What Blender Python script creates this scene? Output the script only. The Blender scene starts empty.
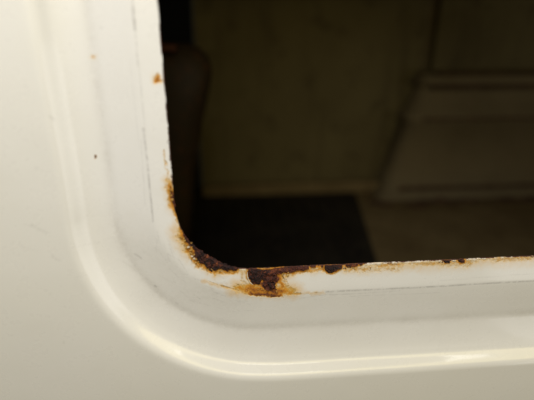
import bpy, math, random
import numpy as np
from mathutils import Vector, Matrix, Quaternion

random.seed(7); rng = np.random.default_rng(11)
S = bpy.context.scene
C = S.collection
H = 1.25                                   # height of the lens above the ground (m)

# ------------------------------------------------------------------ camera
FPX = 415.0                                # focal length in photo pixels (534 wide)
def _unit(v): v = np.array(v, float); return v/np.linalg.norm(v)
_down = _unit((-3, 1088, FPX))
_right = _unit((4800, -(-3*4800+FPX*FPX)/1088, FPX))
_up = -_down
_into = np.cross(_up, _right)
RW = np.array([_right, _into, _up])        # world = RW @ camera(x right, y down, z forward)
CAM = np.array([0, -0.27, H])
cam_d = bpy.data.cameras.new('camera'); cam = bpy.data.objects.new('camera', cam_d); C.objects.link(cam)
cx, cy, cz = RW@[1,0,0], RW@[0,-1,0], RW@[0,0,-1]
cam.matrix_world = Matrix(((cx[0],cy[0],cz[0],CAM[0]),(cx[1],cy[1],cz[1],CAM[1]),(cx[2],cy[2],cz[2],CAM[2]),(0,0,0,1)))
cam_d.sensor_width = 36; cam_d.lens = 36*FPX/534
cam_d.clip_start = 0.01; cam_d.clip_end = 100
cam_d.dof.use_dof = True; cam_d.dof.focus_distance = 0.33; cam_d.dof.aperture_fstop = 2.8
S.camera = cam
def on_plane(px, py, Y):                   # where a line of sight meets the upright plane y = Y (m)
    d = RW@np.array([px-267.0, py-200.0, FPX])
    return CAM + d*((Y-CAM[1])/d[1])

# ------------------------------------------------------------------ light
w = bpy.data.worlds.new('World'); S.world = w; w.use_nodes = True
bg = w.node_tree.nodes['Background']; bg.inputs[0].default_value = (1.0, 0.90, 0.62, 1); bg.inputs[1].default_value = 0.035
def area(name, loc, target, sx, sy, power, col):
    l = bpy.data.lights.new(name, 'AREA'); l.shape = 'RECTANGLE'; l.size = sx; l.size_y = sy; l.energy = power; l.color = col
    o = bpy.data.objects.new(name, l); C.objects.link(o); o.location = loc
    o.rotation_euler = (Vector(target)-Vector(loc)).to_track_quat('-Z', 'Y').to_euler(); return o
def around(az, el, dist):                  # a place seen from the lower corner of the opening
    a, e = math.radians(az), math.radians(el)
    return (0.05+dist*math.sin(a)*math.cos(e), -dist*math.cos(a)*math.cos(e), H-0.22+dist*math.sin(e))
area('ceiling_lamp', (-0.10, -0.44, H+0.50), (-0.10, 0, H+0.05), 0.3, 0.3, 6.0, (0.98, 0.975, 1.0))
area('ridge_fill', around(60, -8, 1.9), (0.05, 0, H-0.1), 1.4, 1.0, 7.8, (0.99, 0.98, 0.97))  # added fill for the left slope and ridge highlight, source not seen
area('warm_lamp', around(22, 21, 1.8), (0.05, 0, H-0.2), 2.4, 0.28, 8.4, (1.0, 0.85, 0.40))
area('tube_lamp', around(7, 25, 1.6), (0.05, 0, H-0.2), 0.30, 0.014, 0.42, (1, 0.96, 0.86))
area('tube_lamp', around(37, 25, 1.6), (0.05, 0, H-0.2), 0.20, 0.014, 0.34, (1, 0.96, 0.86))
S.view_settings.view_transform = 'Standard'; S.view_settings.look = 'None'
S.view_settings.gamma = 1; S.view_settings.use_curve_mapping = False; S.view_settings.exposure = 0
S.render.engine = 'CYCLES'
S.cycles.max_bounces = 8; S.cycles.filter_width = 2.2

# ------------------------------------------------------------------ helpers
def vnoise(x, y, seed=0):                  # smooth 2-D value noise, 0..1
    xi = np.floor(x).astype(np.int64); yi = np.floor(y).astype(np.int64)
    fx = x-xi; fy = y-yi; fx = fx*fx*(3-2*fx); fy = fy*fy*(3-2*fy)
    def h(a, b):
        n = (a*374761393 + b*668265263 + seed*974711) & 0x7fffffff
        n = ((n ^ (n >> 13))*1274126177) & 0x7fffffff
        return ((n ^ (n >> 16)) & 0xffff)/65535.0
    a = h(xi, yi)*(1-fx)+h(xi+1, yi)*fx; b = h(xi, yi+1)*(1-fx)+h(xi+1, yi+1)*fx
    return a*(1-fy)+b*fy
def fbm(x, y, seed=0, octs=4):
    s = 0; a = 0.5; t = 0
    for k in range(octs):
        s = s+a*vnoise(x*2**k, y*2**k, seed+k*17); t += a; a *= 0.55
    return s/t
def mesh_obj(name, verts, faces, mat, parent=None, smooth=True, origin=None):
    me = bpy.data.meshes.new(name)
    v = np.asarray(verts, float)
    if origin is not None: v = v-np.asarray(origin)
    if parent is not None: v = v-np.array(wloc[parent.name])
    me.from_pydata(v.tolist(), [], [tuple(int(i) for i in f) for f in faces])
    me.materials.append(mat)
    if smooth:
        me.polygons.foreach_set('use_smooth', [True]*len(me.polygons))
    me.update()
    o = bpy.data.objects.new(name, me); C.objects.link(o)
    if origin is not None: o.location = origin
    if parent is not None: o.parent = parent
    wloc[o.name] = wloc[parent.name] if parent is not None else (origin if origin is not None else (0,0,0))
    return o
wloc = {}
def thing(name, loc, label, cat, group=None):
    o = bpy.data.objects.new(name, None); C.objects.link(o); o.location = loc
    o['label'] = label; o['category'] = cat
    if group: o['group'] = group
    wloc[o.name] = tuple(loc); return o
def box(x0, x1, y0, y1, z0, z1, bev=0.0, seg=2):
    import bmesh
    bm = bmesh.new(); r = bmesh.ops.create_cube(bm, size=1)
    for v in bm.verts: v.co = Vector(((x0+x1)/2+v.co.x*(x1-x0), (y0+y1)/2+v.co.y*(y1-y0), (z0+z1)/2+v.co.z*(z1-z0)))
    if bev: bmesh.ops.bevel(bm, geom=bm.edges[:], offset=bev, segments=seg, affect='EDGES', profile=0.5)
    bm.verts.ensure_lookup_table(); bm.verts.index_update()
    V = [tuple(v.co) for v in bm.verts]; F = [tuple(v.index for v in f.verts) for f in bm.faces]
    bm.free(); return V, F
def join(*parts):
    V = []; F = []
    for v, f in parts:
        b = len(V); V += list(v); F += [tuple(i+b for i in q) for q in f]
    return V, F

# ------------------------------------------------------------------ materials
class NT:
    def __init__(s, name):
        s.m = bpy.data.materials.new(name); s.m.use_nodes = True; s.t = s.m.node_tree
        s.b = s.t.nodes['Principled BSDF']; s.o = s.t.nodes['Material Output']
        s.co = s.t.nodes.new('ShaderNodeTexCoord').outputs['Object']
    def link(s, a, b): s.t.links.new(a, b)
    def noise(s, scale, detail=4, rough=0.55, vec=None, stretch=None):
        n = s.t.nodes.new('ShaderNodeTexNoise'); n.inputs['Scale'].default_value = scale
        n.inputs['Detail'].default_value = detail; n.inputs['Roughness'].default_value = rough
        v = vec or s.co
        if stretch:
            mp = s.t.nodes.new('ShaderNodeMapping'); mp.inputs['Scale'].default_value = stretch; s.link(v, mp.inputs[0]); v = mp.outputs[0]
        s.link(v, n.inputs['Vector']); return n.outputs['Fac']
    def attr(s, name):
        a = s.t.nodes.new('ShaderNodeAttribute'); a.attribute_name = name; return a.outputs['Fac']
    def math(s, op, a, b=None, c=None, clamp=False):
        n = s.t.nodes.new('ShaderNodeMath'); n.operation = op; n.use_clamp = clamp
        for i, v in enumerate((a, b, c)):
            if v is None: continue
            if isinstance(v, (int, float)): n.inputs[i].default_value = v
            else: s.link(v, n.inputs[i])
        return n.outputs[0]
    def ss(s, x, lo, hi, a=0.0, b=1.0):
        n = s.t.nodes.new('ShaderNodeMapRange'); n.interpolation_type = 'SMOOTHSTEP'
        s.link(x, n.inputs[0])
        for i, v in enumerate((lo, hi, a, b)): n.inputs[i+1].default_value = v
        return n.outputs[0]
    def ramp(s, x, stops):
        n = s.t.nodes.new('ShaderNodeValToRGB'); e = n.color_ramp.elements
        while len(e) < len(stops): e.new(0.5)
        for q, (p, c) in zip(e, stops): q.position = p; q.color = (*c, 1)
        s.link(x, n.inputs[0]); return n.outputs[0]
    def mix(s, f, a, b):
        n = s.t.nodes.new('ShaderNodeMix'); n.data_type = 'RGBA'
        if isinstance(f, (int, float)): n.inputs[0].default_value = f
        else: s.link(f, n.inputs[0])
        for i, v in ((6, a), (7, b)):
            if isinstance(v, tuple): n.inputs[i].default_value = (*v, 1)
            else: s.link(v, n.inputs[i])
        return n.outputs[2]
    def bump(s, h, strength, dist):
        n = s.t.nodes.new('ShaderNodeBump'); n.inputs['Strength'].default_value = strength; n.inputs['Distance'].default_value = dist
        s.link(h, n.inputs['Height']); s.link(n.outputs[0], s.b.inputs['Normal']); return n
    def set(s, **k):
        for a, v in k.items():
            i = s.b.inputs[a.replace('_', ' ')]
            if isinstance(v, (int, float)): i.default_value = v
            elif isinstance(v, tuple): i.default_value = (*v, 1)
            else: s.link(v, i)
        return s

def mat_paint():
    t = NT('white_van_paint')
    big = t.noise(9, 3); mid = t.noise(70, 5, 0.65); fine = t.noise(900, 4, 0.7); mid2 = t.noise(330, 5, 0.7)
    base = t.mix(t.ss(big, 0.3, 0.7), (0.79, 0.77, 0.72), (0.765, 0.742, 0.68))
    base = t.mix(t.math('MULTIPLY', t.ss(mid, 0.5, 0.8), 0.12), base, (0.66, 0.62, 0.53))
    base = t.mix(t.math('MULTIPLY', t.attr('outer_yellow'), 0.65), base, (0.745, 0.715, 0.615))   # yellower from the crease outward
    # dirt, painted crease shade and fine scuffs
    scf = t.noise(260, 3, 0.6, stretch=(0.35, 1, 2.6))
    g = t.math('MULTIPLY', t.attr('grime_shade'), t.ss(mid2, 0.30, 0.70, 0.4, 1.0))
    base = t.mix(g, base, (0.42, 0.38, 0.31))
    sc = t.math('MULTIPLY', t.attr('scratch'), t.ss(mid2, 0.35, 0.6, 0.25, 1.0), clamp=True)
    base = t.mix(sc, base, (0.13, 0.11, 0.095))
    # yellow wash round the rust
    ti = t.attr('tint'); ti = t.math('MULTIPLY', ti, t.ss(mid2, 0.25, 0.75, 0.7, 1.3), clamp=True)
    base = t.mix(ti, base, (0.68, 0.38, 0.04))
    # rust stain
    st = t.attr('stain')
    m = t.math('ADD', st, t.math('MULTIPLY', t.math('SUBTRACT', mid2, 0.5), t.math('MULTIPLY', t.ss(st, 0.02, 0.3), 0.7)))
    m = t.math('ADD', m, t.math('MULTIPLY', t.math('SUBTRACT', fine, 0.5), t.math('MULTIPLY', t.ss(st, 0.05, 0.4), 0.4)))
    col = t.ramp(m, [(0.0, (0.76, 0.62, 0.30)), (0.3, (0.69, 0.41, 0.05)), (0.6, (0.56, 0.23, 0.012)), (0.82, (0.30, 0.095, 0.008)), (1.0, (0.085, 0.024, 0.009))])
    base = t.mix(t.ss(m, 0.06, 0.62), base, col)
    dk = t.attr('dark'); d = t.math('ADD', dk, t.math('MULTIPLY', t.math('SUBTRACT', mid2, 0.5), t.math('MULTIPLY', dk, 1.4)))
    dcol = t.mix(t.ss(fine, 0.4, 0.65), (0.045, 0.017, 0.010), (0.13, 0.040, 0.015))
    df = t.ss(d, 0.3, 0.62)
    base = t.mix(df, base, dcol)
    rf = t.math('MAXIMUM', t.ss(m, 0.15, 0.5), df)
    rough = t.math('ADD', t.math('MULTIPLY', rf, 0.5), t.ss(mid, 0.3, 0.8, 0.26, 0.34))
    coat = t.math('MULTIPLY', t.math('SUBTRACT', 1.0, rf), 0.5)
    t.set(Base_Color=base, Roughness=rough, Coat_Weight=coat, Coat_Roughness=0.075)
    h = t.math('ADD', t.math('MULTIPLY', t.noise(420, 2), 0.05), t.math('MULTIPLY', t.math('MULTIPLY', rf, mid2), 1.6))
    h = t.math('ADD', h, t.math('MULTIPLY', t.math('MULTIPLY', rf, fine), 0.8))
    t.bump(h, 0.6, 0.0006)
    return t.m
def mat_rust(name, c0, c1, c2, sc=700):
    t = NT(name)
    a = t.noise(sc, 6, 0.7); b = t.noise(sc*0.3, 4, 0.6)
    col = t.ramp(t.math('ADD', t.math('MULTIPLY', a, 0.55), t.math('MULTIPLY', b, 0.45)), [(0.36, c0), (0.5, c1), (0.64, c2)])
    t.set(Base_Color=col, Roughness=t.ss(a, 0.3, 0.7, 0.55, 0.95), Specular_IOR_Level=0.35)
    t.bump(a, 0.9, 0.0006); return t.m
def mat_dirty(name, c0, c1, c2, rough=0.7, sc=3.0, bump=0.002):
    t = NT(name)
    a = t.noise(sc, 5, 0.6); b = t.noise(sc*9, 5, 0.65); s_ = t.noise(sc*4, 4, 0.6, stretch=(2.5, 1, 0.25))
    col = t.mix(t.ss(a, 0.35, 0.65), c0, c1)
    col = t.mix(t.math('MULTIPLY', t.ss(b, 0.52, 0.72), 0.7), col, c2)
    col = t.mix(t.math('MULTIPLY', t.ss(s_, 0.55, 0.75), 0.45), col, c2)
    t.set(Base_Color=col, Roughness=rough, Specular_IOR_Level=0.15); t.bump(b, 0.3, bump); return t.m

M_paint = mat_paint()
M_scab = mat_rust('dark_flaking_rust', (0.008, 0.005, 0.005), (0.030, 0.012, 0.009), (0.17, 0.045, 0.018))
M_red = mat_rust('red_brown_rust', (0.020, 0.008, 0.007), (0.085, 0.024, 0.013), (0.30, 0.085, 0.025))
M_ochre = mat_rust('ochre_rust_crumb', (0.20, 0.085, 0.015), (0.45, 0.25, 0.045), (0.66, 0.48, 0.18))
M_flake = mat_rust('lifted_paint', (0.55, 0.42, 0.22), (0.68, 0.60, 0.44), (0.74, 0.70, 0.60), 350)
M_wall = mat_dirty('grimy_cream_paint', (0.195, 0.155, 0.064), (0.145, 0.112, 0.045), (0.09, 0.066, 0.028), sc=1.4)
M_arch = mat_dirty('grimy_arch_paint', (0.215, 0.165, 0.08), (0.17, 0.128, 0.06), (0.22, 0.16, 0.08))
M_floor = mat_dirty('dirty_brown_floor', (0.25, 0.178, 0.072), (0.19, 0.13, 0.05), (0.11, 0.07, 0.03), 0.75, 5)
M_black = mat_dirty('black_trim', (0.006, 0.006, 0.006), (0.005, 0.005, 0.004), (0.009, 0.008, 0.006), 0.8)
M_mat = mat_dirty('black_rubber', (0.034, 0.027, 0.016), (0.020, 0.016, 0.010), (0.08, 0.055, 0.028), 0.8, 6)
M_seat = mat_dirty('dark_brown_vinyl', (0.036, 0.024, 0.010), (0.028, 0.018, 0.008), (0.08, 0.030, 0.009), 0.6, 6, 0.001)
M_debris = mat_rust('floor_dirt', (0.03, 0.018, 0.01), (0.09, 0.045, 0.02), (0.18, 0.10, 0.04), 120)

# ------------------------------------------------------------------ the van
van = thing('van', (0.36, 0.65, 0.0), 'white van body with rust along the lower corner of its glassless window opening', 'van')

# --- outer side panel: opening edge is a rounded rectangle, the pressing follows it
XL, XR, ZB, ZT, R0 = -0.0392, 0.76, H-0.1584, H+0.30, 0.053
def loop():
    pts = []; ln = lambda a, b, st: np.linspace(a, b, max(2, int(round(abs(b-a)/st))), endpoint=False)
    f = 0.0006
    for z in ln(ZT-R0, H+0.05, 0.01): pts.append((XL, z, -1, 0, 0, 0))
    for z in ln(H+0.05, ZB+R0, f): pts.append((XL, z, -1, 0, 0, 0))
    def corner(cxx, czz, a0, n, g0, g1):
        for k in range(n):
            a = a0+math.pi/2*k/n
            pts.append((cxx+R0*math.cos(a), czz+R0*math.sin(a), math.cos(a), math.sin(a), g0+(g1-g0)*k/n, 0))
    corner(XL+R0, ZB+R0, math.pi, 170, 0, 1)
    for x in ln(XL+R0, 0.29, f): pts.append((x, ZB, 0, -1, 1, 0))
    for x in ln(0.29, XR-R0, 0.01): pts.append((x, ZB, 0, -1, 1, 0))
    corner(XR-R0, ZB+R0, -math.pi/2, 24, 1, 0)
    for z in ln(ZB+R0, ZT-R0, 0.02): pts.append((XR, z, 1, 0, 0, 0))
    corner(XR-R0, ZT-R0, 0, 24, 0, 1)
    for x in ln(XR-R0, XL+R0, 0.02): pts.append((x, ZT, 0, 1, 1, 0))
    corner(XL+R0, ZT-R0, math.pi/2, 24, 1, 0)
    return np.array(pts)
LP = loop(); NS = len(LP)
seg = np.linalg.norm(np.roll(LP[:, :2], -1, 0)-LP[:, :2], axis=1); sl = np.concatenate([[0], np.cumsum(seg)[:-1]])
g = LP[:, 4].copy()
fine_i = np.where(seg < 0.002)[0]
def smear(v, sig, shift=0):
    n = 4*sig; k = np.exp(-0.5*((np.arange(2*n+1)-n)/sig)**2); k /= k.sum()
    v = np.concatenate([np.full(n+shift, v[0]), v, np.full(n, v[-1])])[:len(v)+2*n]
    return np.convolve(v, k, 'valid')
g[fine_i] = smear(g[fine_i], 26, 13)
phi = np.unwrap(np.arctan2(LP[fine_i, 3], LP[fine_i, 2])); phi = smear(phi, 24)
ON = LP[:, 2:4].copy(); ON[fine_i, 0] = np.cos(phi); ON[fine_i, 1] = np.sin(phi)   # pressing turns the corner gradually

qf = np.arange(-0.02, 0.70, 0.0002)
def smooth(y, sig):
    n = int(sig*4/0.0002); k = np.exp(-0.5*((np.arange(2*n+1)-n)*0.0002/sig)**2); k /= k.sum()
    return np.convolve(np.concatenate([y[0]+(y[1]-y[0])*np.arange(-n, 0), y, y[-1]+(y[-1]-y[-2])*np.arange(1, n+1)]), k, 'valid')
Q = [-0.02, 0, 0.015, 0.042, 0.050, 0.0585, 0.0655, 0.0672, 0.70]
offL = smooth(np.interp(qf, Q, [-0.02, 0, 0.015, 0.042, 0.050, 0.0590, 0.0660, 0.0678, 0.70]), 0.0012)
offB = smooth(np.interp(qf, Q, [-0.02, 0, 0.0222, 0.0575, 0.072, 0.0845, 0.0955, 0.0985, 0.731]), 0.0012)
def blend(a, b, c, d): k = np.clip((qf-c)/(d-c), 0, 1); k = k*k*(3-2*k); return a*(1-k)+b*k
yR = np.interp(qf, Q, [0.0014, 0.0014, 0, 0.0034, 0.0018, -0.0010, -0.0094, -0.010, -0.010])
yFL = blend(blend(smooth(yR, 0.0015), smooth(yR, 0.0032), 0.042, 0.049), smooth(yR, 0.0024), 0.056, 0.063)
yFB = blend(blend(smooth(yR, 0.0013), smooth(yR, 0.0028), 0.042, 0.049), smooth(yR, 0.0009), 0.057, 0.062)
q = np.concatenate([np.arange(0, 0.030, 0.0006), np.arange(0.030, 0.072, 0.0005), np.arange(0.072, 0.13, 0.0016), np.arange(0.13, 0.25, 0.006), [0.25, 0.32, 0.45, 0.6]])
NQ = len(q)
OL = np.interp(q, qf, offL); OB = np.interp(q, qf, offB); YL = np.interp(q, qf, yFL); YB = np.interp(q, qf, yFB)
OL[0] = OB[0] = 0
off = OL[:, None]*(1-g)[None]+OB[:, None]*g[None]
PX = LP[None, :, 0]+ON[None, :, 0]*off; PZ = LP[None, :, 1]+ON[None, :, 1]*off; PY = YL[:, None]*(1-g)[None]+YB[:, None]*g[None]
# gentle unevenness of a hand-worn pressing
PY += 0.0006*(vnoise(PX*14+5, PZ*14, 3)-0.5)+0.00012*(vnoise(PX*60, PZ*60, 4)-0.5)

MM = 1000.0
def onp(px, py):                           # photo measurement -> point of the panel in mm (x, z)
    p = on_plane(px, py, 0.0); return np.array([p[0], p[2]])*MM
X = PX*MM; Z = PZ*MM
def capsule(p0, p1, r, soft=1.0):          # 1 inside, fading to 0
    a = onp(*p0); b = onp(*p1); d = b-a; L = max(d@d, 1e-9)
    t = np.clip(((X-a[0])*d[0]+(Z-a[1])*d[1])/L, 0, 1)
    dist = np.hypot(X-a[0]-t*d[0], Z-a[1]-t*d[1])
    return np.clip(1-dist/r, 0, 1)**soft
wx = X+2.2*(fbm(X*0.35, Z*0.35, 21)-0.5)*2; wz = Z+2.2*(fbm(X*0.35, Z*0.35, 22)-0.5)*2
X, Z = wx, wz                              # ragged outlines for the stains
tint = np.zeros_like(PX); stain = np.zeros_like(PX); dark = np.zeros_like(PX)
def blot(f, p0, p1, r, s, soft=0.8):
    np.maximum(f, s*capsule(p0, p1, r, soft), out=f)
for a in [((182,234),(190,250),6.5,.66), ((189,250),(199,265),5.2,.7), ((200,266),(216,273),4.0,.62), ((216,273),(238,272),3.5,.55),
          ((168.5,186),(173,207),3.6,.75), ((174,208),(184,236),2.4,.62), ((164,150),(168,183),1.2,.4),
          ((247,289),(284,291),6.8,.82), ((238,288),(292,292),4.6,.62), ((251,293),(280,295.5),3.8,1.0), ((243,272),(243,282),3.0,.35), ((279,276),(283,286),5.0,.72), ((262,284),(276,292),4.5,1.0),
          ((288,274),(310,271),4.0,.62), ((308,270),(326,270),3.2,.55), ((343,270),(366,270),3.4,.46), ((366,267),(534,258),2.6,.36),
          ((378,267),(402,265),4.0,.48), ((424,265),(472,262),4.2,.42), ((498,260),(540,257),4.6,.46), ((540,257),(640,253),3.5,.5),
          ((410,264),(470,266),5.5,.3), ((345,272),(400,270),5.0,.3),
          ((157,76),(158,80),2.6,.95), ((92,57),(92,57.6),1.6,.8), ((93,156.5),(93,157.5),1.0,1.2),
          ]: blot(stain, *a)
for a in [((252,294),(279,297),2.4,.62),  ((92.7,156.5),(93,157.5),0.9,1.1),
          ((169,190),(171,198),1.3,.62), ((172,200),(175,206),1.4,.7), ((185,240),(190,247),1.6,.7), ((193,256),(199,263),1.6,.6), ((186,226),(196,246),1.0,.8),
          ((461,261),(463,261.4),2.4,1.3), ((446,262.3),(449,262.3),2.2,1.1), ((440,262.5),(456,262),1.0,.7), ((344,268.8),(352,268),1.3,.7),
          ((384,266),(398,264.4),1.0,.6), ((169,140),(172,180),0.6,.6), ((530,257),(538,257),1.3,.8)]: blot(dark, *a)
for a in [((180,232),(192,252),12,.95,1.4), ((192,252),(216,272),9,.8,1.4), ((216,272),(240,272),6,.5,1.4), ((168,182),(174,210),7,.65,1.5), ((174,208),(184,236),5,.45,1.3),
          ((236,288),(294,291),11,.95,1.3), ((243,272),(288,276),9,.6,1.3), ((290,272),(345,271),6,.45,1.3), ((343,270),(534,260),8,.55,1.3), ((380,268),(405,267),9,.4,1.3),
          ((425,266),(470,264),10,.4,1.3), ((495,262),(545,260),10,.45,1.3), ((545,260),(640,255),8,.4,1.2), ((290,294),(324,293),2.2,.5,1), ((203,281),(242,292),2.2,.55,1),
          ((157,78),(157,78.5),5,.55,1.2), ((92,57),(92,57.5),3,.4,1.2)]: blot(tint, *a)
tint *= 0.9
X = PX*MM; Z = PZ*MM
for a in [((206,280.5),(222,286),.9,.30), ((222,286),(240,291),1.5,.50), ((286,294),(300,294),1.8,.6), ((300,294),(320,292.8),1.0,.32)]: blot(stain, *a)
for a in [((220,285.6),(244,292.2),0.6,.42), ((284,295.4),(316,293.2),0.7,.42)]: blot(dark, *a)
SCK = 0.6
scr = np.zeros_like(PX); grime_shade = np.zeros_like(PX)
def scratch(p0, p1, r, s): np.maximum(scr, SCK*s*capsule(p0, p1, r*1.35, 0.8), out=scr)
for a in [((131,-12),(134,14),.6,.6), ((133,8),(135,30),.8,.95), ((135,30),(138,66),.5,.55), ((138,66),(145,132),.35,.35), ((139,60),(147,150),.3,.3),
          ((143,128),(147,160),.6,.75), ((147,160),(153,222),.65,.8), ((141,140),(145,205),.35,.3), ((130,60),(139,150),.3,.22),
          ((300,299),(332,294),.45,.3), ((326,292),(420,287.5),.8,.72), ((420,287.5),(534,281),.75,.75), ((534,281),(640,276),.75,.7), ((350,297),(440,293),.4,.3),
          ((330,295.5),(400,291),.5,.4), ((440,281),(534,274),.4,.22),
          ((38,219),(44,223),.7,.5), ((43,222.5),(54,227),.5,.42), ((30,218),(40,221),.4,.25), ((57,249),(64,253),.7,.4), ((25,238),(45,246),.35,.18),
          ((134,256),(141,260),.7,.5), ((130,263),(134,268),.5,.4), ((154,288),(156,289),.8,.6), ((175,305),(177,306),.9,.7), ((43,164),(44,165),.7,.4),
          ((76,241),(100,243),.4,.18), ((56,114),(59,117),.7,.4), ((120,262),(150,284),.35,.22), ((99,27),(101,28),.6,.3)]: scratch(*a)
for k in range(46):                        # many faint wiping marks round the corner
    th = random.uniform(0.25, 1.45); r_ = random.uniform(60, 92); L = random.uniform(0.05, 0.22)
    c0 = np.array([(XL+R0)*MM, (ZB+R0)*MM]); rr2 = r_+random.uniform(-4, 4)
    a = c0+r_*np.array([-math.cos(th), -math.sin(th)]); b = c0+rr2*np.array([-math.cos(th+L), -math.sin(th+L)])
    d = b-a; t = np.clip(((X-a[0])*d[0]+(Z-a[1])*d[1])/(d@d), 0, 1); dist = np.hypot(X-a[0]-t*d[0], Z-a[1]-t*d[1])
    np.maximum(scr, random.uniform(0.08, 0.24)*np.clip(1-dist/random.uniform(.35, .6), 0, 1), out=scr)
for k in range(60):                        # specks
    a = np.array([random.uniform(-150, 250), H*MM+random.uniform(-290, 20)]); r_ = random.uniform(.3, .6)
    np.maximum(scr, random.uniform(.15, .5)*np.clip(1-np.hypot(X-a[0], Z-a[1])/r_, 0, 1), out=scr)
edge_d = np.repeat(off[:, :], 1, 1)*MM
grime_shade += 0.30*np.exp(-((q[:, None]-0.041)/0.0035)**2)*np.ones((1, NS))*(0.5+0.5*vnoise(X*0.05, Z*0.05, 9))  # soft shadow of the crease painted in as a darker line
grime_shade += 0.16*capsule((120,240),(230,300), 26)+0.10*capsule((150,300),(534,300), 16)
grime_shade = np.clip(grime_shade, 0, 0.8)
# bare rusted metal right on the cut edge
dark = np.maximum(dark, np.clip(1-edge_d/0.9, 0, 1)*(0.05+0.95*fbm(X*0.18, Z*0.18, 31)))

# --- rust scabs: outline (photo measurements), thickness in mm, material
SCABS = [
 ([(191,241),(196,247),(204,253),(213,258),(222,262.5),(231,266),(238,268),(236,271.5),(231,269.5),(228,272),(222,269),(217,270),(211,272),(207,269),(204,264),(199,264),(197,258),(194,256),(195,251),(190,246)], 1.5, 'dark'),
 ([(249,268.5),(256,269),(264,270.5),(272,270),(270,276),(271,281),(267,283),(262,280),(260,285),(253,284),(249,279),(247.5,273)], 1.9, 'dark'),
 ([(262,272),(270,270),(278,268.6),(277,275),(280,280),(276,283),(275,289),(270,291),(265,290),(262,286),(264,280),(262,276)], 2.4, 'red'),
 ([(276,268.8),(286,267.7),(297,267),(308,266.3),(309,269),(304,271.5),(298,270.5),(292,273),(284,273),(278,275)], 1.2, 'red'),
 ([(325,266),(334,265.6),(343,265.3),(342,269),(338,270.5),(334,273),(328,273),(325,270)], 1.2, 'dark'),
 ([(444.5,261),(450.5,260.7),(450,263),(446,263.3)], 0.6, 'dark'), ([(459,260.3),(465,260),(465,263),(461,263.6)], 0.7, 'dark'),
 ([(170,190),(173,194),(175.5,204),(177,208),(174.5,208),(172,203),(170.5,197)], 0.6, 'red'),
 ([(181,228),(185.5,236),(191,243),(189,243.5),(185.5,241),(183,235)], 0.6, 'dark'),
 ([(310,266.3),(324,265.9),(324,267.2),(317,267.5),(311,268)], 0.4, 'red'),
 ([(345,265.1),(364,264.3),(360,266),(352,267),(346,267)], 0.35, 'red'),
]
def poly_sdf(P, x, y):                     # negative inside
    n = len(P); d = np.full(x.shape, 1e18); s = np.zeros(x.shape, bool)
    for i in range(n):
        a = P[i]; b = P[(i+1) % n]; e = b-a
        t = np.clip(((x-a[0])*e[0]+(y-a[1])*e[1])/(e@e), 0, 1)
        d = np.minimum(d, (x-a[0]-t*e[0])**2+(y-a[1]-t*e[1])**2)
        c = ((a[1] > y) != (b[1] > y)) & (x < (b[0]-a[0])*(y-a[1])/((b[1]-a[1]) if abs(b[1]-a[1]) > 1e-9 else 1e-9)+a[0])
        s ^= c
    d = np.sqrt(d); return np.where(s, -d, d)
polys = [np.array([onp(*p) for p in S_[0]]) for S_ in SCABS]
near = (edge_d < 30)
sd = np.full(PX.shape, 99.0); nx_, nz_ = X[near], Z[near]
for P in polys: sd[near] = np.minimum(sd[near], poly_sdf(P, nx_, nz_))
rag = sd+0.7*(fbm(X*0.9, Z*0.9, 41)-0.5)*2
# paint lifts into a rim round each scab and is gone beneath it; stained paint is blistered
PY -= 0.00022*np.exp(-((rag-0.75)/0.55)**2)*(0.4+1.2*vnoise(X*0.5, Z*0.5, 43))
PY += 0.0004*np.clip(-rag, 0, 1)
PY -= 0.00045*np.clip(stain, 0, 1)*(fbm(X*0.8, Z*0.8, 44, 3)-0.3)*np.clip(edge_d/1.0, 0, 1)
dark = np.maximum(dark, np.clip(0.25-rag*0.9, 0, 1.2))
stain = np.maximum(stain, 0.75*np.clip(1-np.clip(rag, 0, 9)/3.2, 0, 1))
# the edge itself is eaten away where it rusts
nib = (0.0009*np.clip(stain[2], 0, 1)*(fbm(X[0]*0.45, Z[0]*0.45, 45)-0.25)+0.00003*(vnoise(X[0]*0.4, Z[0]*0.4, 46)-0.5))
fall = np.clip(1-edge_d/5.0, 0, 1)**2
PX += LP[None, :, 2]*nib[None]*fall; PZ += LP[None, :, 3]*nib[None]*fall
TH = 0.0012                                # sheet thickness (m)
rows = [(PX[i], PY[i], PZ[i]) for i in range(NQ)]
def arr(i): return np.stack([PX[i], PY[i], PZ[i]], 1)
front = np.stack([PX, PY, PZ], 2)
lip = []
nrm = np.stack([LP[:, 2], np.zeros(NS), LP[:, 3]], 1)
e0 = front[0]
lip.append(e0-nrm*0.00025+np.array([0, 0.0003, 0])); lip.append(e0-nrm*0.00025+np.array([0, TH-0.0003, 0])); lip.append(e0+np.array([0, TH, 0]))
sel = [k for k in range(0, NQ, 6)]+[NQ-1]
back = [front[k]+np.array([0, TH+0.0002, 0]) for k in sel[1:]]
V = np.concatenate([np.concatenate(back[::-1])] + [l for l in lip[::-1]] + [front.reshape(-1, 3)])
nr = len(back)+3+NQ
A = np.arange(nr*NS).reshape(nr, NS); A2 = np.roll(A, -1, 1)
F = np.stack([A[:-1], A2[:-1], A2[1:], A[1:]], 3-1).reshape(-1, 4)
wrap = np.concatenate([F])
me = bpy.data.meshes.new('side_panel')
Vr = V-np.array(van.location)
me.vertices.add(len(Vr)); me.vertices.foreach_set('co', Vr.astype(np.float32).ravel())
me.loops.add(F.size); me.loops.foreach_set('vertex_index', F.astype(np.int32).ravel())
me.polygons.add(len(F)); me.polygons.foreach_set('loop_start', np.arange(0, F.size, 4, dtype=np.int32))
me.polygons.foreach_set('use_smooth', np.ones(len(F), bool))
me.update(calc_edges=True); me.validate()
def put(name, fld, lipval):
    a = me.attributes.new(name, 'FLOAT', 'POINT')
    v = np.concatenate([np.zeros(len(back)*NS), np.tile(lipval, 3), fld.ravel()])
    a.data.foreach_set('value', v.astype(np.float32))
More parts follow.
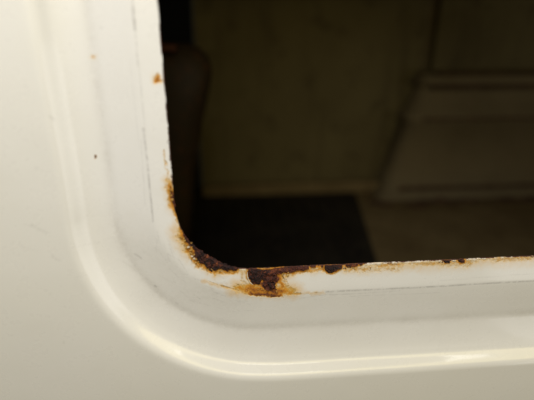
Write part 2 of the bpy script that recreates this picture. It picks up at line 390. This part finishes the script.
put('stain', stain, np.maximum(stain[0], 0.25)); put('dark', dark, np.clip(dark[0]+0.05, 0, 1.2)); put('outer_yellow', np.clip((q[:, None]-0.040)/0.024, 0, 1)*np.ones((1, NS))*(0.75+0.5*(fbm(X*0.012, Z*0.012, 77)-0.5)), np.zeros(NS)); put('tint', tint, tint[0]); put('scratch', scr, np.zeros(NS)); put('grime_shade', grime_shade, np.zeros(NS))
me.materials.append(M_paint)
panel = bpy.data.objects.new('side_panel', me); C.objects.link(panel); panel.parent = van; wloc['side_panel'] = tuple(van.location)
panel['label'] = 'white side panel with a pressed recess round the opening, scratched and rust stained'

# --- the scabs as lumps of their own
def scab(P, th, kind, seed, shrink=0.0):
    st = 0.32; lo = P.min(0)-1.2; hi = P.max(0)+1.2
    xs = np.arange(lo[0], hi[0], st); zs = np.arange(lo[1], hi[1], st)
    gx, gz = np.meshgrid(xs, zs); d = -(poly_sdf(P, gx, gz)+1.1*(fbm(gx*0.7, gz*0.7, 41+seed)-0.5)*2)-shrink
    ins = d > -0.12
    n1 = fbm(gx*0.55, gz*0.55, seed, 4); n2 = fbm(gx*1.7, gz*1.7, seed+3, 3)
    cell = np.round(n1*6)/6                # flaky terraces
    h = th*np.clip(np.clip(d, 0, None)/1.3, 0, 1)**0.5*np.clip(2.2*(cell-0.28)+1.0*(n2-0.5), 0.05, None)
    h = np.clip(h, 0.02, None)
    idx = -np.ones(gx.shape, int); idx[ins] = np.arange(ins.sum()); n = ins.sum()
    top = np.stack([gx[ins]/MM, -(h[ins]-0.15)/MM, gz[ins]/MM], 1)
    bot = top.copy(); bot[:, 1] = 0.0010
    a, b, c, e = idx[:-1, :-1], idx[:-1, 1:], idx[1:, 1:], idx[1:, :-1]
    ok = (a >= 0) & (b >= 0) & (c >= 0) & (e >= 0)
    f = np.stack([a[ok], b[ok], c[ok], e[ok]], 1)
    ed = {}
    for fc in f:
        for i in range(4):
            p, r = int(fc[i]), int(fc[(i+1) % 4])
            if (r, p) in ed: del ed[(r, p)]
            else: ed[(p, r)] = 1
    side = [(r, p, p+n, r+n) for p, r in ed]
    faces = [tuple(x) for x in f]+[tuple(x+n for x in fc[::-1]) for fc in f]+side
    o = mesh_obj('rust_scab', np.concatenate([top, bot]), faces, M_scab if kind == 'dark' else M_red, panel, smooth=False)
    return o
for i, (P, S_) in enumerate(zip(polys, SCABS)):
    scab(P, S_[1], S_[2], 60+i*5, 0.25)

# --- lifted paint flakes and rust crumbs
def chip(px, py, size, thick, mat, name, n=7, flat=0.0):
    c = onp(px, py)/MM; a0 = random.uniform(0, 6.28)
    V = []; tilt = random.uniform(-.5, .5), random.uniform(-.5, .5)
    ring = []
    for k in range(n):
        a = a0+6.283*k/n; r = size*random.uniform(.55, 1.15)
        ring.append((r*math.cos(a), r*math.sin(a)*random.uniform(.6, 1)))
    base = -0.0002
    for (u, v) in ring: V.append((c[0]+u*1.15, 0.0003, c[1]+v*1.15))
    for (u, v) in ring: V.append((c[0]+u*.8, base-thick*random.uniform(.5, 1)+tilt[0]*u*.6, c[1]+v*.8))
    V.append((c[0], base-thick*random.uniform(.8, 1.3), c[1]))
    F = [(k, (k+1) % n, n+(k+1) % n, n+k) for k in range(n)]+[(n+k, n+(k+1) % n, 2*n) for k in range(n)]
    return mesh_obj(name, V, F, mat, panel, smooth=False)
for (p0, p1, sp, cnt, s0, s1, mt, nm) in [
    ((182,236),(190,251),3.5,16,.0004,.0011,M_ochre,'rust_crumb'), ((190,251),(199,266),2.6,12,.0004,.0010,M_ochre,'rust_crumb'),
    ((169,186),(173,206),1.6,12,.0003,.0009,M_ochre,'rust_crumb'), ((204,269),(230,273),1.6,9,.0003,.0007,M_ochre,'rust_crumb'),
    ((244,288),(284,290),3.2,20,.0003,.0009,M_ochre,'rust_crumb'), ((282,274),(292,276),2.5,8,.0003,.0008,M_ochre,'rust_crumb'),
    ((186,243),(194,258),2.4,4,.0005,.0011,M_flake,'paint_flake'), ((262,289),(276,292),2.0,4,.0003,.0006,M_ochre,'rust_crumb'),
    ((345,268),(400,266),1.6,3,.0003,.0006,M_ochre,'rust_crumb'), ((264,284),(276,289),2.5,8,.0004,.0009,M_red,'rust_crumb')]:
    for k in range(cnt):
        t = random.random(); x = p0[0]+(p1[0]-p0[0])*t+random.gauss(0, sp*.6); y = p0[1]+(p1[1]-p0[1])*t+random.gauss(0, sp*.6)
        chip(x, y, random.uniform(s0, s1), random.uniform(.0002, .0007), mt, nm)
def rim(pts, wd, ht, mat):                 # a curl of lifted paint along a scab's border
    P = [onp(*p)/MM for p in pts]
    Q_ = []
    for i in range(len(P)-1):
        for k in range(5): Q_.append(P[i]*(1-k/5)+P[i+1]*k/5)
    Q_.append(P[-1]); V = []; F = []; n = len(Q_)
    for i, p in enumerate(Q_):
        a = Q_[max(i-1, 0)]; b = Q_[min(i+1, n-1)]; d = (b-a)/np.linalg.norm(b-a); nn = np.array([-d[1], d[0]])
        s = math.sin(math.pi*(i+.3)/(n-.4))**.5; ww = wd*s*random.uniform(.7, 1.25); hh = ht*s*random.uniform(.7, 1.2)
        for k in range(5):
            a2 = math.pi*k/4; o = p+nn*ww*math.cos(a2)
            V.append((o[0], 0.0002-hh*math.sin(a2), o[1]))
    for i in range(n-1):
        for k in range(4): F.append((i*5+k, i*5+k+1, (i+1)*5+k+1, (i+1)*5+k))
    return mesh_obj('paint_rim', V, F, mat, panel)
rim([(247.2,272),(247.5,277),(249.5,282),(253,285)], .0004, .0007, M_flake)
# loose lumps heaped on the scabs
def lump(px, py, rx, ry, th, kind, seed):
    c = onp(px, py); P = []
    for k in range(11):
        a = 6.283*k/11; q_ = random.uniform(.7, 1.15); P.append(c+np.array([rx*q_*math.cos(a), ry*q_*math.sin(a)]))
    return scab(np.array(P), th, kind, seed)
for k, a in enumerate([(199,255,2.4,2.6,2.2,'dark'), (202,259,3.2,2.8,2.6,'dark'), (209,264,3.4,2.6,2.2,'dark'), (215,263,2.6,2.2,1.6,'red'), (221,265.5,2.8,2.0,1.8,'dark'), (228,267.5,2.6,1.8,1.9,'dark'), (234,269,1.9,1.5,1.5,'dark'),
          (254,273,3.2,3.0,1.9,'dark'), (256,280,3.6,3.0,2.2,'dark'), (266,276,3.0,2.6,2.4,'red'), (271,283,3.4,3.6,3.0,'dark'), (268,288,2.2,1.8,2.4,'dark'), (277,272,3.0,1.9,1.8,'red'),
          (287,270,2.6,1.5,1.4,'red'), (299,269,2.4,1.3,1.3,'dark'), (330,269.5,2.6,2.0,1.6,'dark'), (338,267.8,2.2,1.4,1.3,'dark'), (207,257,2.2,1.6,1.4,'red')]):
    lump(*a[:5], a[5], 200+k*7)

# ------------------------------------------------------------------ inside of the van
FZ = H-0.572; WY = 1.30
X0, X1 = -0.95, 2.3
# floor
pf = on_plane(360, 205, WY-0.02)
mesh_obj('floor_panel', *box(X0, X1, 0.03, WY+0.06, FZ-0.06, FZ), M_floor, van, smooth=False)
# far wall: pressed sheet with upright ribs
xe = on_plane(192, 0, WY)[0]; xr = on_plane(440, 30, WY)[0]
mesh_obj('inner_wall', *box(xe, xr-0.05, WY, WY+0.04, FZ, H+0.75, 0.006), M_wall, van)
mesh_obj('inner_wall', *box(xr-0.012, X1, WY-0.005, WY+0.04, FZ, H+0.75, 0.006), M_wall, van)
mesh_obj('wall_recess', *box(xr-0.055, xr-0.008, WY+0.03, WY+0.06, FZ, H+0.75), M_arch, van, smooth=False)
mesh_obj('pillar_trim', *box(X0, xe-0.004, WY-0.02, WY+0.05, FZ, H+0.75, 0.008), M_black, van)
mesh_obj('door_step', *box(xe, 0.62, WY-0.045, WY-0.002, FZ, FZ+0.05, 0.010), M_floor, van)
mesh_obj('roof_panel', *box(X0, X1, 0.004, WY+0.06, H+0.755, H+0.80), M_wall, van, smooth=False)
mesh_obj('front_bulkhead', *box(X0-0.04, X0-0.002, 0.004, WY+0.06, FZ-0.06, H+0.8), M_black, van, smooth=False)
mesh_obj('rear_door', *box(X1+0.002, X1+0.04, 0.004, WY+0.06, FZ-0.06, H+0.8), M_wall, van, smooth=False)
mesh_obj('sill_panel', *box(X0, X1, 0.012, 0.03, FZ-0.3, ZB-0.13), M_wall, van, smooth=False)

# wheel arch box with stepped lips
AY = WY-0.10
aL0 = on_plane(424, 78, AY); aL1 = on_plane(386, 192, AY)
def arch():
    # levels: (z, left x, front y)
    zt = on_plane(440, 72, AY)[2]; z1 = on_plane(440, 87, AY)[2]; z2 = on_plane(440, 117, AY)[2]
    def lx(z): return aL0[0]+(aL1[0]-aL0[0])*(aL0[2]-z)/(aL0[2]-aL1[2])
    lv = [(zt, lx(zt)+0.03, AY+0.035), (zt-0.006, lx(zt)+0.008, AY+0.012), (zt-0.016, lx(zt), AY), (z1+0.008, lx(z1)-0.004, AY-0.004), (z1, lx(z1)+0.012, AY+0.030), (z1-0.012, lx(z1)+0.014, AY+0.026),
          (z2+0.022, lx(z2)+0.008, AY+0.016), (z2+0.006, lx(z2)-0.014, AY-0.014), (z2-0.012, lx(z2)-0.016, AY-0.018), (z2-0.022, lx(z2)-0.002, AY+0.002), (FZ+0.03, lx(FZ)-0.01, AY-0.012), (FZ+0.006, lx(FZ)-0.03, AY-0.03), (FZ-0.002, lx(FZ)-0.03, AY-0.03)]
    V = []; F = []
    for (z, x, y) in lv:
        r = 0.05
        ring = [(x, WY+0.01)]+[(x+r-r*math.cos(a), y+r-r*math.sin(a)) for a in [k*math.pi/2/6 for k in range(7)]]+[(X1-0.01, y)]
        V += [(p[0], p[1], z) for p in ring]
    n = 9
    for i in range(len(lv)-1):
        for k in range(n-1): F.append((i*n+k, i*n+k+1, (i+1)*n+k+1, (i+1)*n+k))
    V.append((X1-0.01, WY+0.01, zt)); F.append(tuple(range(n))[::-1]+(len(V)-1,))
    return V, F
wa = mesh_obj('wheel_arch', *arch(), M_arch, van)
for py_, hh in ((74, .008), (87, .011), (118, .010), (186, .012)):
    zz = on_plane(440, py_, AY)[2]; xl = aL0[0]+(aL1[0]-aL0[0])*(aL0[2]-zz)/(aL0[2]-aL1[2])
    V = []; F = []; n = 40                 # uneven brushed sealant
    for k in range(n+1):
        x = xl+0.035+(X1-0.05-xl-0.035)*(k/n)**1.5; e1, e2 = hh*random.uniform(.3, .65), hh*random.uniform(.3, .65); yy = AY-0.010 if py_ < 100 else AY-0.022
        V += [(x, yy+0.03, zz-e1), (x, yy-0.004, zz-e1*.7), (x, yy-0.004, zz+e2*.7), (x, yy+0.03, zz+e2)]
    for k in range(n):
        for m in range(3): F.append((k*4+m, k*4+4+m, k*4+5+m, k*4+1+m))
    mesh_obj('sealant_seam', V, F, M_debris, wa)

# black mat in the doorway and the dirt along the arch
p1 = on_plane(215, 200, WY)
mx1 = 0.56
mt = thing('floor_mat', (0.1, 0.9, FZ), 'black rubber mat on the floor inside, left of the brown bare floor', 'mat')
def on_floor(px, py, z):
    d = RW@np.array([px-267.0, py-200.0, FPX]); return CAM+d*((z-CAM[2])/d[2])
ma = on_floor(357, 201, FZ); mb = on_floor(378, 270, FZ)
def mat_quad(x0, y0, y1, z0, z1):
    xa = ma[0]+(mb[0]-ma[0])*(ma[1]-y1)/(ma[1]-mb[1]); xb = ma[0]+(mb[0]-ma[0])*(ma[1]-y0)/(ma[1]-mb[1])
    P = [(x0, y0), (xb, y0), (xa, y1), (x0, y1)]
    V = [(p[0], p[1], z0) for p in P]+[(p[0], p[1], z1) for p in P]
    return V, [(3,2,1,0), (4,5,6,7), (0,1,5,4), (1,2,6,5), (2,3,7,6), (3,0,4,7)]
mesh_obj('mat_sheet', *mat_quad(X0+0.05, 0.5, WY-0.055, FZ+0.002, FZ+0.012), M_mat, mt, smooth=False)
for k in range(16):
    xx = -0.34+k*0.05
    if xx+0.02 > min(ma[0], mb[0]): continue   # ribs stay on the mat
    mesh_obj('mat_rib', *box(xx, xx+0.012, 0.55, WY-0.09, FZ+0.0125, FZ+0.017, 0.002), M_mat, mt)
V = []; F = []
for k in range(150):
    x = random.uniform(0.55, 2.1); y = AY-0.045-abs(random.gauss(0, .02)); s = random.uniform(.004, .016)*(1 if random.random() < .85 else 2)
    b = len(V); n = 6
    for j in range(n):
        a = 6.283*j/n; r = s*random.uniform(.6, 1.2); V.append((x+r*1.6*math.cos(a), y+r*math.sin(a), FZ+0.001))
    V.append((x, y, FZ+s*random.uniform(.3, .7)))
    F += [(b+j, b+(j+1) % n, b+n) for j in range(n)]
dirt = mesh_obj('floor_dirt', V, F, M_debris, None, smooth=False, origin=(1.2, 1.1, FZ)); dirt['kind'] = 'stuff'; dirt['label'] = 'rusty dirt and crumbs lying along the foot of the wheel arch'; dirt['category'] = 'dirt'

# dark brown seat back behind the left edge of the opening
SY = 0.62
outline = [(212,72),(211,64),(206,54),(198,47),(188,43.5),(172,42),(140,41),(90,41),(70,50),(62,75),(70,150),(90,260),(110,330),(188,330),(191,280),(192,220),(196,170),(202,125),(209,92)]
def slab(outl, Y, depth, puff):
    P = [on_plane(px, py, Y) for px, py in outl]; c = np.mean(P, 0); n = len(P); V = []; F = []
    for (s, dy) in ((0.0, -depth*.5-puff), (.55, -depth*.5-puff*.8), (.85, -depth*.5-puff*.35), (.97, -depth*.35), (1.0, -depth*.1), (1.0, depth*.1), (.97, depth*.4), (.85, depth*.5), (0.0, depth*.55)):
        for p in P: V.append((c[0]+(p[0]-c[0])*s, Y+dy, c[2]+(p[2]-c[2])*s))
    for i in range(8):
        for k in range(n): F.append((i*n+k, i*n+(k+1) % n, (i+1)*n+(k+1) % n, (i+1)*n+k))
    return V, F
seat = mesh_obj('seat', *slab(outline, SY, 0.10, 0.02), M_seat, van)
seat['label'] = 'dark brown padded seat back with rounded shoulder behind the left edge'
bx0 = on_plane(90, 260, SY)[0]; bx1 = on_plane(188, 260, SY)[0]
mesh_obj('seat_cushion', *box(bx0-0.12, bx1-0.02, SY+0.06, SY+0.36, FZ+0.16, FZ+0.26, 0.03, 4), M_seat, seat)
mesh_obj('seat_base', *box(bx0-0.08, bx1-0.06, SY-0.02, SY+0.30, FZ+0.013, FZ+0.159, 0.01), M_black, seat)
p0 = on_plane(148, 44, SY-0.085); p1 = on_plane(177, 52, SY-0.085)  # orange reflection on the seat back, built as a coloured box
t_ = mesh_obj('seat_reflection', *box(p0[0], p1[0], SY-0.10, SY-0.06, p1[2], p0[2], 0.006, 3), mat_dirty('orange_reflection', (0.075, 0.026, 0.008), (0.06, 0.02, 0.006), (0.06, 0.02, 0.008)), seat)
t_['label'] = 'orange reflection painted as a strip near the top of the dark seat back'
